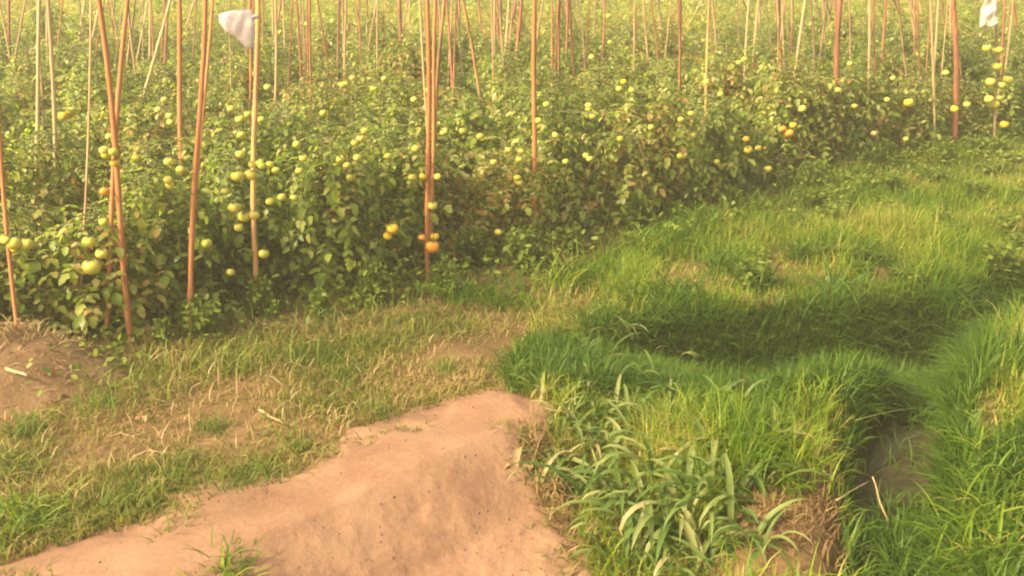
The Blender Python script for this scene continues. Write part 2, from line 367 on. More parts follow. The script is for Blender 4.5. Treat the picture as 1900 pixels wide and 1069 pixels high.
tag(grass('edge_grass', strip(4.15, 5.12, .2, 12.5), 80000, (.06, .2), (.004, .009), .7, M['weed'], 16, lambda x, y: np.clip(.75 + .4 * wob(x, y, 3.5, 43), .15, 1) * smooth(-.1, .5, x * E[0] + y * E[1] - .6 + .2 * wob(x, y, 5, 44))),
    'green grass fringing the foot of the tomato plants', 'grass', kind='stuff')
FRINGE = ground_poly([(-300, 1150), (-300, 950), (130, 960), (325, 880), (640, 780), (830, 715), (960, 690), (1040, 760), (1020, 880), (1080, 960), (1130, 1100), (1130, 1250), (960, 1250), (960, 960), (900, 860), (860, 800), (700, 830), (480, 930), (280, 1030), (200, 1090), (60, 1150)])
def fringe_keep(x, y):
    q, _ = segdist([np.array(p) for p in PATH], x, y)
    return np.clip(.5 + 1.0 * wob(x, y, 8, 45), 0, 1) * np.maximum(1 - smooth(.0, .22, q), .75 * (x < gp(330, 1040)[0])) * .9
tag(grass('path_edge_grass', FRINGE, 42000, (.02, .09), (.004, .007), .9, M['dry'], 17, fringe_keep),
    'sparse ragged grass creeping over the edges of the path', 'grass', kind='stuff')
tag(grass('path_litter', ground_poly([(-200, 1200), (0, 1020), (300, 960), (700, 820), (950, 780), (1060, 1000), (1090, 1200)]), 2600, (.015, .05), (.002, .004), 1.1, M['straw'], 18,
    lambda x, y: np.clip(.25 + .8 * wob(x, y, 5, 46), .03, 1) * np.where(np.hypot(x - gp(960, 900)[0], y - gp(960, 900)[1]) < .22, 1, .45)),
    'scraps of dry straw and chaff on the bare path', 'straw', kind='stuff')

# broad little weed leaves
LT = np.array([[0, 0, 0], [.3, -.28, .05], [.3, 0, -.02], [.3, .28, .05], [.7, -.22, .03], [.7, 0, -.03], [.7, .22, .03], [1, 0, -.06]], float)
LQ = np.array([[1, 4, 5, 2], [2, 5, 6, 3]]); LTR = np.array([[0, 1, 2], [0, 2, 3], [4, 7, 5], [5, 7, 6]])
# a tomato leaflet: lobed and folded along the vein
TT = np.array([[0, 0, 0], [.18, -.20, .07], [.18, 0, -.01], [.18, .20, .07], [.36, -.33, .06], [.38, 0, -.02], [.36, .33, .06], [.50, -.20, .04], [.55, 0, -.03], [.50, .20, .04],
               [.66, -.24, .0], [.70, 0, -.07], [.66, .24, .0], [1, 0, -.18]], float)
TQ = np.array([[1, 4, 5, 2], [2, 5, 6, 3], [4, 7, 8, 5], [5, 8, 9, 6], [7, 10, 11, 8], [8, 11, 12, 9]]); TTR = np.array([[0, 1, 2], [0, 2, 3], [10, 13, 11], [11, 13, 12]])
def frames(d, up):
    d = d / np.linalg.norm(d, axis=1, keepdims=True)
    s = np.cross(up, d); s /= np.linalg.norm(s, axis=1, keepdims=True) + 1e-9
    u = np.cross(d, s)
    return d, s, u
def leaflets(P, d, up, L_, tmpl, tq, tt, wide=1.0):
    d, s, u = frames(d, up); n = len(P); k = len(tmpl)
    V = P[:, None] + L_[:, None, None] * (tmpl[None, :, 0:1] * d[:, None] + wide * tmpl[None, :, 1:2] * s[:, None] + tmpl[None, :, 2:3] * u[:, None])
    b = (np.arange(n) * k)[:, None, None]
    return V.reshape(-1, 3), (b + tq).reshape(-1, 4), (b + tt).reshape(-1, 3)
def weeds(name, poly, n, hh, ll, m, seed, keep=None):
    x, y, r = scatter(poly, n, seed)
    if keep is not None:
        k = r.uniform(0, 1, len(x)) < keep(x, y); x, y = x[k], y[k]
    nn = len(x); z = h(x, y) + r.uniform(*hh, nn)
    a = r.uniform(0, 6.28, nn); e = r.normal(.1, .5, nn)
    d = np.stack([np.cos(a) * np.cos(e), np.sin(a) * np.cos(e), np.sin(e)], 1)
    up = np.stack([r.normal(0, .35, nn), r.normal(0, .35, nn), np.ones(nn)], 1)
    V, q, t = leaflets(np.stack([x, y, z], 1), d, up, r.uniform(*ll, nn), LT, LQ, LTR)
    return obj(name, npmesh(name, V, q, t), m)
tag(weeds('creeping_weeds', strip(4.35, 5.2, .6, 12), 52000, (.01, .22), (.022, .055), M['weed'], 8, lambda x, y: np.clip(.6 + .6 * wob(x, y, 3, 61), .1, 1)),
    'leafy creeping weeds along the front edge of the tomato field', 'weeds', kind='stuff')

# ------------------------------------------------------------------ grass tufts one can tell apart
def tuft_mesh(name, n, length, width, seed, spread=.05, seg=7, droop=1.0):
    r = np.random.default_rng(seed); V = []; Q = []; o = 0
    for i in range(n):
        a = r.uniform(0, 6.28); L_ = length * r.uniform(.55, 1.1); w = width * r.uniform(.6, 1.15)
        e = r.uniform(.75, 1.45); dr = droop * r.uniform(.8, 2.0)
        b = np.array([r.normal(0, spread), r.normal(0, spread), -.01]); az = a
        p_ = b.copy(); ang = e; tw = r.uniform(-.7, .7)
        for k in range(seg + 1):
            t = k / seg
            ww = w * .5 * (np.sin(np.pi * min(1, .18 + t * .82)) ** .7 + .02) * (1 if k else .6)
            s = np.array([-np.sin(az + tw), np.cos(az + tw), .15 * np.sin(3 * t + i)])
            up = np.array([-np.cos(az) * np.sin(ang), -np.sin(az) * np.sin(ang), np.cos(ang)])
            V += [p_ - s * ww + up * ww * .45, p_, p_ + s * ww + up * ww * .45]
            if k < seg:
                Q += [[o, o + 1, o + 4, o + 3], [o + 1, o + 2, o + 5, o + 4]]; o += 3
            ang -= dr / seg * (.4 + 1.6 * t)
            p_ = p_ + L_ / seg * np.array([np.cos(az) * np.cos(ang), np.sin(az) * np.cos(ang), np.sin(ang)])
        o += 3
    return npmesh(name, np.array(V), np.array(Q))
BR = [tuft_mesh('broad_grass_clump', 24, .42, .029, 100 + i, .08, 7, 1.3) for i in range(5)]
FT = [tuft_mesh('fine_grass_tuft', 90, .17, .007, 200 + i, .07, 5, .8) for i in range(4)]
for me in BR: me.materials.append(M['blade'])
for me in FT: me.materials.append(M['weed'])
FG = [tuft_mesh('green_grass_tuft', 80, .22, .008, 300 + i, .06, 5, .9) for i in range(3)]
for me in FG: me.materials.append(M['lush'])
def place(name, me, u, v, sc, label, cat, group=None, rz=None, z=None):
    p_ = gp(u, v); zz = float(h(p_[0], p_[1]))
    p_ = gp(u, v, zz); zz = float(h(p_[0], p_[1])) if z is None else z
    o = obj(name, me); o.location = (p_[0], p_[1], zz + .006); o.scale = (sc,) * 3
    o.rotation_euler.z = random.uniform(0, 6.28) if rz is None else rz
    return tag(o, label, cat, group)
GB = 'broad-bladed grass clumps between the path and the ditch'
place('broad_grass_clump', BR[0], 1030, 905, .55, 'small broad-bladed grass clump leaning over the dirt path beside the dry curled leaf', 'grass clump', GB)
place('broad_grass_clump', BR[1], 1165, 985, .95, 'broad-bladed grass clump drooping onto the bare lower right side of the path', 'grass clump', GB)
place('broad_grass_clump', BR[2], 1195, 925, 1.0, 'pale drooping broad-bladed grass clump just in from the path edge', 'grass clump', GB)
place('broad_grass_clump', BR[3], 1240, 1010, 1.0, 'big arching broad-bladed grass clump at the bottom, right of the path', 'grass clump', GB)
place('broad_grass_clump', BR[4], 1200, 1060, .8, 'broad-bladed grass clump cut by the lower picture edge beside the path', 'grass clump', GB)
place('broad_grass_clump', BR[0], 1330, 945, .85, 'broad-bladed grass clump nearest the brown dead grass at the ditch mouth', 'grass clump', GB)
for u, v, s in ((1110, 855, .7), (1200, 860, .85), (1290, 880, .9), (1370, 890, .75), (1060, 800, .6), (1150, 790, .7), (1250, 800, .75), (1300, 1070, .7), (1020, 740, .55), (1100, 720, .6), (1210, 735, .65), (1320, 770, .7), (1400, 1000, .6), (1110, 930, .6), (1420, 830, .6)):
    place('broad_grass_clump', random.choice(BR), u, v, s, 'broad-bladed green grass clump among others on the bank between path and ditch', 'grass clump', GB)
GT = 'grass tufts along the dirt path'
place('grass_tuft', FT[0], 215, 948, .75, 'short round grass tuft standing alone on the path edge at lower left', 'grass tuft', GT)
place('grass_tuft', FG[0], 425, 1085, .75, 'green grass tuft on the path at the bottom edge of the picture', 'grass tuft', GT)
place('grass_tuft', FG[1], 925, 800, .3, 'tiny green sprout in the bare soil near the top of the path', 'grass tuft', GT)
place('grass_tuft', FG[2], 30, 985, 1.0, 'largest yellow-green grass tuft, in the bottom left corner', 'grass tuft', GT)
place('grass_tuft', FT[1], 110, 965, .85, 'yellow-green grass tuft between the corner tuft and the lone round tuft', 'grass tuft', GT)
place('grass_tuft', FT[2], 560, 835, .6, 'low grass tuft overhanging the upper left edge of the path', 'grass tuft', GT)
for u, v, s in ((400, 800, .6), (330, 860, .5), (700, 770, .6), (820, 690, .6), (640, 700, .6), (60, 800, .8), (180, 760, .6), (450, 690, .6), (20, 880, .9), (560, 660, .7)):
    place('grass_tuft', random.choice(FT), u, v, s, 'yellowing grass tuft in the verge left of the path', 'grass tuft', 'grass tufts in the verge')
for u, v, s in ((1440, 900, .8), (1490, 860, .7), (1430, 850, .8), (1830, 840, .9), (1870, 900, 1), (1890, 800, .9), (1830, 960, 1), (1870, 1030, 1.1), (1810, 1060, 1), (1500, 450, .8), (1600, 400, .8), (1750, 350, .8), (1830, 480, .9), (1380, 480, .8)):
    place('grass_tuft', random.choice(FG), u, v, s, 'bright green grass tuft growing on the ditch banks and meadow at right', 'grass tuft', 'grass tufts on the right banks')

DG = [tuft_mesh('shade_toned_tuft', 70, .30, .010, 400 + i, .07, 5, 1.0) for i in range(3)]
for me in DG: me.materials.append(M['shade_tone'])  # tufts take the grass colour with shade painted in
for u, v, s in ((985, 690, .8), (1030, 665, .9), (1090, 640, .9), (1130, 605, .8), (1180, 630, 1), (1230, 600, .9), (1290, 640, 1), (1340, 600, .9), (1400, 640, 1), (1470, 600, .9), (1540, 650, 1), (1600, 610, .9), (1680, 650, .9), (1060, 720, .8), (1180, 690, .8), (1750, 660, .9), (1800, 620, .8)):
    place('grass_tuft', random.choice(DG), u, v, s, 'grass tuft rooted on the far ditch bank, coloured dark for shade', 'grass tuft', 'shade-toned grass tufts on the far bank')
for u, v, s in ((1010, 700, .6), (1080, 680, .7), (1150, 650, .6), (1250, 660, .6)):
    place('broad_grass_clump', random.choice(BR), u, v, s, 'broad-bladed grass clump at the head of the path beside the dark hollow', 'grass clump', GB)
def bush_mesh(name, seed, n, hgt, rad):
    r = np.random.default_rng(seed); a = r.uniform(0, 6.28, n); f = r.uniform(0, 1, n) ** .7; q = rad * np.sqrt(r.uniform(0, 1, n)) * (1 - .45 * f)
    P = np.stack([q * np.cos(a), q * np.sin(a), hgt * f], 1); a2 = a + r.normal(0, .7, n); e = r.normal(.05, .5, n)
    d = np.stack([np.cos(a2) * np.cos(e), np.sin(a2) * np.cos(e), np.sin(e)], 1); up = np.stack([r.normal(0, .4, n), r.normal(0, .4, n), np.ones(n)], 1)
    base = np.stack([P[:, 0] * .25, P[:, 1] * .25, 0 * f], 1); tb = [tube(np.array([b_, b_ * .4 + p_ * .6 + [0, 0, .02], p_]), .0022, 3) for b_, p_ in zip(base, P)]
    tb.append(tube(np.array([[0, 0, -.02], [0, 0, .02]]), rad * .27, 8))
    return npmesh(name, *join(tb + [leaflets(P, d, up, r.uniform(.035, .07, n), LT, LQ, LTR)]))
WB = [bush_mesh('leafy_weed', 600 + i, 170, .34, .17) for i in range(4)]
for me in WB[:3]: me.materials.append(M['weed'])
WB[3].materials.append(M['dead'])
r_ = random.Random(4); e = .9
MEADOW = ground_poly([(1250, 450), (1880, 300), (1990, 420), (1900, 560), (1350, 550)])
for i in range(42):
    while True:
        p_ = np.array([r_.uniform(.5, 6), r_.uniform(4, 9)])
        if inpoly(MEADOW, *p_) and float(ditch(*p_)) < .05: break
    o = obj('leafy_weed', r_.choice(WB[:3])); o.location = (p_[0], p_[1], float(h(*p_)) - .03); sc = r_.uniform(.4, .75); o.scale = (sc * 1.2, sc * 1.2, sc * .75); o.rotation_euler.z = r_.uniform(0, 6.28)
    tag(o, 'broad-leaved green weed growing in the grass of the right-hand meadow', 'weed', 'broad-leaved weeds in the meadow')
while e < 11.5:
    e += r_.uniform(.16, .5); n_ = 4.92 - abs(r_.gauss(0, .17)); p_ = N * n_ + E * e
    me = r_.choice(WB[:3] * 3 + WB[3:]); dead = me is WB[3]
    o = obj('leafy_weed', me); o.location = (p_[0], p_[1], float(h(*p_))); sc = r_.uniform(.35, .8); o.scale = (sc, sc, sc * r_.uniform(.8, 1.2)); o.rotation_euler.z = r_.uniform(0, 6.28)
    tag(o, 'withered brown weed at the foot of the front tomato row' if dead else 'low bushy green weed at the foot of the front tomato row', 'weed', 'withered weeds along the field edge' if dead else 'green weeds along the field edge')
for u, v, s in ((1210, 470, 1), (1300, 425, 1.1), (1400, 395, .9), (1500, 360, 1.1), (1620, 320, 1), (1720, 300, 1.1), (1840, 270, 1), (1040, 530, 1), (930, 570, .9), (850, 560, .8)):
    place('grass_tuft', random.choice(FG), u, v, s * 1.3, 'tall green grass tuft growing up against the front of the tomato row', 'grass tuft', 'tall grass tufts at the field edge')

# ------------------------------------------------------------------ tubes and canes
def onplane(u, v, nn):
    d = ray(u, v); s = nn / (d[:2] @ N); return np.array([0, 0, H]) + d * s
def pickrow(u, v, off, lim):
    for k in range(14):
        p_ = onplane(u, v, ROW0 + off + ROWSTEP * k)
        if p_[2] < lim: return k
    return 13
CANE_N = -.34
def cane(u0, v0, u1, v1, w, m, label, group='canes staked in the tomato field', k=None, top=None):
    if k is None:                                   # stands in the row whose leaves hide its foot
        k = 0
        while k < 12 and onplane(u1, v1, ROW0 + ROWSTEP * k)[2] > 1.0: k += 1
        zk = onplane(u1, v1, ROW0 + ROWSTEP * k)[2]
        off = -.20 if zk < .72 else (.0 if zk < .86 else .22)
        nn = ROW0 + off + ROWSTEP * k + random.uniform(-.03, .03)
    elif k < 0: nn = ROW0 - .18 + random.uniform(-.03, .03)
    else: nn = ROW0 + CANE_N + ROWSTEP * k + random.uniform(-.03, .03)
    a, b = onplane(u0, v0, nn), onplane(u1, v1, nn)
    d = (a - b) / max(1e-6, (a - b)[2])
    base = b - d * (b[2] + .06); hi = random.uniform(2.05, 2.45) if top is None else top
    end = b + d * (hi - b[2])
    dist = np.linalg.norm(b - np.array([0, 0, H])); rad = .34 * w * dist / F
    t = np.linspace(0, 1, 60)[:, None]
    pts = base + (end - base) * t
    s = random.uniform(0, 6.28); bw = rad * .9
    pts[:, 0] += bw * np.sin(t[:, 0] * 7 + s); pts[:, 1] += bw * np.cos(t[:, 0] * 5 + s)
    node = np.abs(((t[:, 0] * 9 + s) % 1) - .5) * 2                # swollen joints of the cane
    rr = rad * (1.1 - .35 * t[:, 0]) * (1 + .28 * smooth(.8, 1, node))
    V, Q, T = tube(pts - base, rr, 7)
    o = obj('garden_cane', npmesh('garden_cane', V, Q, T), M[m]); o.location = base
    tag(o, label, 'cane', group)
    return o, nn
O, P_, RD, B = 'cane_orange', 'cane_pale', 'cane_red', 'cane_bright'
CANES = [
 (180, 0, 246, 613, 14, O, 'orange-brown cane leaning left to right, left one of the crossed front pair', 0),
 (237, 0, 213, 345, 12, O, 'orange-brown cane leaning against the long front cane, right one of the crossed pair',-1),
 (376, 0, 356, 582, 13, O, 'long orange cane reaching the ground, left one of the narrow front pair', 0),
 (391, 0, 368, 345, 9, B, 'lighter orange cane touching the long cane, right one of the narrow pair',-1),
 (473, 0, 475, 320, 14, B, 'bright orange upright cane directly right of the white plastic bag',-1),
 (790, 0, 797, 528, 12, O, 'leftmost brown cane of the thick central bundle', 0),
 (826, 0, 803, 305, 10, B, 'bright orange cane on the right side of the thick central bundle',-1),
 (811, 0, 801, 300, 10, O, 'middle cane of the thick central bundle, between the outer two',-1),
 (781, 0, 792, 240, 6, P_, 'thin pale cane on the left flank of the central bundle',-1),
 (859, 0, 886, 165, 8, B, 'slanting orange cane just right of the central bundle', None),
 (996, 0, 990, 262, 13, O, 'single thick orange cane right of the picture centre',-1),
 (77, 0, 67, 234, 9, P_, 'pale cane at far left, left one of a parallel pair', None),
 (92, 0, 97, 222, 10, P_, 'pale cane at far left, right one of a parallel pair', None),
 (170, 0, 158, 347, 6, P_, 'very thin pale cane just left of the crossed front pair',-1),
 (328, 0, 337, 200, 13, O, 'thick orange cane left of the narrow front pair', None),
 (313, 0, 276, 141, 7, P_, 'slanting pale cane between the crossed pair and the thick orange cane', None),
 (276, 0, 277, 84, 6, P_, 'short visible pale upright cane behind the slanting pale one', None),
 (463, 60, 463, 175, 7, O, 'thin orange cane half hidden behind the bright cane by the bag', None),
 (510, 0, 510, 118, 7, P_, 'thin pale grey cane a little right of the bag', None),
 (548, 0, 556, 110, 6, RD, 'thin reddish cane at upper left centre, first right of the pale grey one', None),
 (577, 0, 577, 140, 6, RD, 'thin reddish cane, second right of the pale grey one', None),
 (588, 0, 606, 112, 5, RD, 'thin reddish leaning cane, third right of the pale grey one', None),
 (679, 0, 679, 48, 6, P_, 'pale cane tip midway between the bag and the central bundle', None),
 (744, 0, 741, 115, 9, RD, 'faint reddish cane left of the central bundle', None),
 (968, 0, 963, 82, 9, O, 'orange cane just left of the thick single cane, further back', None),
 (928, 0, 936, 108, 7, P_, 'pale cane between the slanting cane and the thick single cane', None),
 (1036, 0, 1038, 100, 7, RD, 'reddish cane right of the thick single cane, left one of two', None),
 (1052, 0, 1050, 90, 6, RD, 'reddish cane right of the thick single cane, right one of two', None),
 (1263, 0, 1258, 180, 8, RD, 'faded reddish cane left of the thin straight yellow cane', None),
 (1315, 0, 1312, 148, 6, B, 'thin straight yellowish cane at upper right of centre', None),
 (1391, 0, 1384, 100, 6, P_, 'thin pale cane right of the straight yellowish cane', None),
 (1442, 0, 1447, 118, 6, B, 'thin orange cane left of the slanting pale cane at right', None),
 (1495, 0, 1476, 142, 7, P_, 'pale slanting cane in the upper right part of the field', None),
 (1559, 0, 1555, 140, 15, RD, 'thick reddish cane right of the pale slanting cane', None),
 (1612, 0, 1612, 135, 5, P_, 'thin pale cane right of the thick reddish cane', None),
 (1769, 0, 1772, 155, 13, RD, 'thick reddish cane near the right edge, left of the white bag', None),
 (1764, 0, 1763, 60, 4, P_, 'thin pale cane touching the thick reddish cane near the right edge', None),
 (1729, 40, 1731, 150, 6, P_, 'greenish pale cane left of the right-hand thick reddish cane', None),
 (-4, 180, 10, 345, 10, O, 'orange cane cut by the left picture edge', 0),
]
for u0, v0, u1, v1, w, m, lb, k in CANES: cane(u0, v0, u1, v1, w, m, lb, k=k)
used = [c[0] for c in CANES]
for i in range(165):
    u = random.uniform(-60, 1960); v = random.uniform(20, 100) if random.random() < .75 else random.uniform(80, 130)
    m = random.choice([RD, RD, 'cane_faded', 'cane_faded', P_])
    cane(u + random.gauss(0, 7), 0, u, v, random.uniform(3, 6.5), m, 'thin faded cane far back in the tomato field, rising behind the leaves', 'far canes at the back of the field',
         k=None)

# ------------------------------------------------------------------ tomato plants
def plant_mesh(seed, hgt, nleaf):
    r = np.random.default_rng(seed); stems = []; tubes = []
    for i in range(4):
        a = r.uniform(0, 6.28) if i else 0
        top = np.array([np.cos(a) * r.uniform(.03, .2), np.sin(a) * r.uniform(.03, .2), hgt * r.uniform(.7, .98)])
        t = np.linspace(0, 1, 7)[:, None]
        pts = t * top + np.stack([.04 * np.sin(5 * t[:, 0] + i), .04 * np.cos(4 * t[:, 0] + i), 0 * t[:, 0]], 1) * t
        stems.append(pts); tubes.append(tube(pts, .009 * (1.1 - .7 * t[:, 0]), 5))
    P = []; D = []; U = []; Ls = []
    for i in range(nleaf):
        st = stems[r.integers(0, 4)]; f = r.uniform(.06, 1) ** .85
        k = f * 6; j = min(5, int(k)); o = st[j] + (st[j + 1] - st[j]) * (k - j)
        a = r.uniform(0, 6.28); L_ = r.uniform(.18, .34) * (1.1 - .35 * f); e = r.uniform(-.2, .7); dr = r.uniform(.6, 1.7)
        n = r.integers(3, 5); pos = o.copy(); ang = e; pts = [pos.copy()]
        roll = r.normal(0, .35)
        for s in range(8):
            ang -= dr / 8
            dv = np.array([np.cos(a) * np.cos(ang), np.sin(a) * np.cos(ang), np.sin(ang)])
            pos = pos + dv * L_ / 8; pts.append(pos.copy())
            if s >= 2 and s % 2 == 0 or s == 7:
                sd = np.array([-np.sin(a), np.cos(a), roll]); up = np.cross(dv, sd) + np.array([0, 0, .3])
                sz = L_ * r.uniform(.12, .22)
                for sg in ((-1, 1) if s < 7 else (0,)):
                    dd = dv * (.5 if sg else 1) + sd * sg * .85 + r.normal(0, .18, 3) + np.array([0, 0, -.15])
                    P.append(pos); D.append(dd); U.append(up + r.normal(0, .25, 3)); Ls.append(sz * (1 if sg else 1.35))
        tubes.append(tube(np.array(pts)[::2], .0032, 3))
    V, q, t = leaflets(np.array(P), np.array(D), np.array(U), np.array(Ls), TT, TQ, TTR, 1.0)
    fo = npmesh('foliage', V, q, t); fo.materials.append(M['leaf'])
    sm = npmesh('stem', *join(tubes)); sm.materials.append(M['stem'])
    return fo, sm
VAR = [plant_mesh(500 + i, random.uniform(.92, 1.12), random.choice([220, 250, 285])) for i in range(10)]

def tomato_mesh(seed):
    bm = bmesh.new(); bmesh.ops.create_uvsphere(bm, u_segments=20, v_segments=12, radius=.5)
    r = random.Random(seed); nl = r.choice([4, 5, 6])
    for v in bm.verts:
        a = math.atan2(v.co.y, v.co.x); rho = math.hypot(v.co.x, v.co.y) * 2
        k = 1 + .035 * math.cos(nl * a + seed) * rho
        v.co.x *= k; v.co.y *= k; v.co.z *= .86
        v.co.z -= .09 * math.exp(-(rho / .3) ** 2) * (1 if v.co.z > 0 else -.4)
    for f in bm.faces: f.smooth = True
    me = bpy.data.meshes.new('tomato'); bm.to_mesh(me); bm.free(); return me
def calyx_mesh():
    V = []; Q = []; T = []; o = 0
    for i in range(5):
        a = i * 2 * math.pi / 5; c, s = math.cos(a), math.sin(a)
        for rr, w, z in ((.02, .05, .36), (.18, .07, .41), (.36, .005, .37)):
            V += [(c * rr - s * w, s * rr + c * w, z), (c * rr + s * w, s * rr - c * w, z)]
        Q += [[o, o + 1, o + 3, o + 2], [o + 2, o + 3, o + 5, o + 4]]; o += 6
    v, q, t = tube([(0, 0, .34), (.02, 0, .55), (.08, .02, .75), (.18, .03, .85)], .035, 5)
    A = join([(np.array(V), np.array(Q), np.zeros((0, 3), int)), (v, q, t)])
    me = npmesh('calyx', *A); me.materials.append(M['stem']); return me
CAL = calyx_mesh()
TOM = {}
for c in ('green', 'pale', 'yellow', 'orange', 'pink'):
    for i in range(2):
        me = tomato_mesh(i * 3 + 1); me.materials.append(M['fruit_' + c]); TOM[c, i] = me

ORD = ['first', 'second', 'third', 'fourth', 'fifth', 'sixth', 'seventh', 'eighth', 'ninth']
LAND = [(-300, 'the left picture edge'), (235, 'the crossed orange cane pair'), (360, 'the narrow orange cane pair'), (475, 'the bright cane beside the white bag'),
        (797, 'the thick central cane bundle'), (990, 'the single thick orange cane'), (1310, 'the thin straight yellowish cane'), (1555, 'the thick reddish cane'), (1772, 'the thick reddish cane near the right edge')]
plants = []
count = {}
for k in range(0, 12):
    nn = ROW0 + ROWSTEP * k
    e = -1.2 + random.uniform(0, .3)
    while e < 14:
        e += random.uniform(.38, .52)
        p_ = N * (nn + (random.uniform(-.07, .07) if k else random.uniform(-.05, .15))) + E * e
        if p_[1] < 3.5 or p_[1] > 13.0: continue
        if abs(p_[0]) > .56 * p_[1] + .4: continue
        fo, sm = random.choice(VAR)
        z = float(h(p_[0], p_[1]))
        u, v = px((p_[0], p_[1], z + .4))
        if k == 0:
            i = max(j for j in range(len(LAND)) if LAND[j][0] < u) if u > -300 else 0
            count[i] = count.get(i, 0) + 1
            lb = f'{ORD[count[i] - 1]} front-row tomato plant to the right of {LAND[i][1]}'
            gr = 'tomato plants in the front row'
        else:
            nm = ['', 'second', 'third', 'fourth', 'fifth', 'sixth', 'seventh', 'eighth', 'ninth', 'tenth', 'eleventh', 'twelfth'][k]
            lb = f'leafy tomato plant in the {nm} row back, seen over the rows before it'
            gr = f'tomato plants in the {nm} row'
        t = thing('tomato_plant', lb, 'tomato plant', (p_[0], p_[1], z), gr)
        s = random.uniform(.9, 1.12)
        t.rotation_euler.z = random.uniform(0, 6.28); t.scale = (s * 1.05, s * 1.05, s * (random.uniform(.93, 1.05) if k else random.uniform(.80, 1.06)))
        obj('stem', sm, None, t); obj('foliage', fo, None, t)
        plants.append((t, p_, k, s))
FV, FQ, FT_, fo_ = [], [], [], 0                     # the rest of the field, beyond the plants built one by one
for k in range(0, 24):
    e = -2.0
    while e < 22:
        e += random.uniform(.42, .56)
        p_ = N * (ROW0 + ROWSTEP * k + random.uniform(-.1, .1)) + E * e
        if k < 12 and p_[1] <= 13.0 and abs(p_[0]) <= .56 * p_[1] + .4: continue
        if p_[1] > 20 or p_[1] < 6 or abs(p_[0]) > .56 * p_[1] + 1.5: continue
        me = random.choice(VAR)[0]; a = random.uniform(0, 6.28); cs, sn = math.cos(a), math.sin(a)
        n_ = len(me.vertices); V = np.empty(n_ * 3, np.float32); me.vertices.foreach_get('co', V); V = V.reshape(-1, 3)
        n1 = n_ // len(TT); sel = np.random.default_rng(abs(int(e * 1000)) + k).uniform(size=n1) < .55
        V = V.reshape(n1, len(TT), 3)[sel]; n1 = len(V); V = V.reshape(-1, 3)
        c_ = V.reshape(n1, len(TT), 3)[:, :1]; V = (c_ + (V.reshape(n1, len(TT), 3) - c_) * 1.3).reshape(-1, 3)
        V = np.stack([V[:, 0] * cs - V[:, 1] * sn + p_[0], V[:, 0] * sn + V[:, 1] * cs + p_[1], V[:, 2] + float(h(*p_))], 1)
        b = (np.arange(n1) * len(TT))[:, None, None] + fo_
        FV.append(V); FQ.append((b + TQ).reshape(-1, 4)); FT_.append((b + TTR).reshape(-1, 3)); fo_ += len(V)
tag(obj('field_foliage', npmesh('field_foliage', np.concatenate(FV), np.concatenate(FQ), np.concatenate(FT_)), M['leaf']),
    'mass of tomato foliage at the far end of the field', 'foliage', kind='stuff')
bpy.context.view_layer.update()
print('plants', len(plants))

FR = """25 451 22 p,49 453 20 p,4 443 18 g,165 448 20 p,189 470 20 p,170 495 29 p,192 412 11 g,194 355 14 o,435 385 20 p,453 402 20 p,472 399 18 p,443 422 16 p,
383 451 18 g,490 471 18 g,428 505 11 p,418 355 12 g,546 367 14 g,118 215 16 y,133 205 14 p,305 185 9 p,253 293 12 g,313 300 16 p,335 315 13 p,214 253 10 k,497 162 13 p,428 202 9 p,
445 221 15 p,460 212 12 p,485 222 10 g,448 251 12 g,446 286 16 p,441 327 20 p,465 325 20 p,487 308 13 g,500 306 11 p,563 293 12 p,556 317 14 p,512 317 10 g,635 158 12 p,569 45 8 p,617 40 9 p,
640 157 12 p,654 145 9 p,694 165 14 g,713 146 8 p,746 67 7 p,790 199 10 p,824 244 14 p,859 243 13 p,891 253 11 p,771 276 11 p,943 278 12 p,916 301 12 p,967 281 12 p,964 296 12 p,999 224 11 p,
1031 251 11 p,1014 194 10 g,1002 179 9 p,1129 30 9 p,1132 79 8 p,1098 106 10 p,1157 152 10 y,1149 165 10 p,1172 168 9 g,1151 258 11 g,1208 236 9 p,1262 290 12 p,1263 222 9 p,677 243 8 g,
765 329 10 p,785 327 13 y,812 328 10 p,803 382 17 p,728 424 22 y,719 438 16 y,802 458 26 o,807 439 15 y,783 441 13 o,925 431 10 p,1203 377 13 p,1464 248 15 o,1452 239 12 o,1472 232 12 y,
1385 258 11 o,1388 278 14 y,1407 275 10 p,1489 202 13 p,1285 251 13 p,1267 288 16 p,1425 313 13 p,1838 152 15 p,1858 158 13 p,1870 148 15 p,1851 123 14 g,1831 89 13 p,1853 93 13 p,1835 184 14 p,
1855 180 12 p,1845 194 15 p,1863 231 15 y,1771 202 12 y,1794 194 11 p,1755 135 10 p,1686 190 15 y,1622 248 10 k,1646 185 9 p,1681 258 8 p,1585 197 9 p,1577 118 8 p,1555 167 9 p,1381 110 10 p,
1371 116 9 p,1310 153 10 p,1415 125 10 p,1337 175 8 p,1282 211 9 p,1657 145 8 p,1540 80 8 p,520 60 8 p,960 330 9 g,1050 300 9 g,1100 215 9 p,1330 300 9 p,600 210 9 g,720 290 10 g,650 330 10 g"""
CN = {'g': 'green', 'p': 'pale', 'y': 'yellow', 'o': 'orange', 'k': 'pink'}
xr = random.Random(21)
EX = []
for i in range(15):
    cu = xr.uniform(20, 1150); cv = 470 - cu * .12 - xr.uniform(0, 230)
    for j in range(xr.choice([1, 2, 2, 3])): EX.append(f"{cu + xr.gauss(0, 14):.0f} {cv + xr.gauss(0, 14):.0f} {xr.uniform(8, 13):.0f} {xr.choice('ppppygo' if xr.random() < .3 else 'ppg')}")
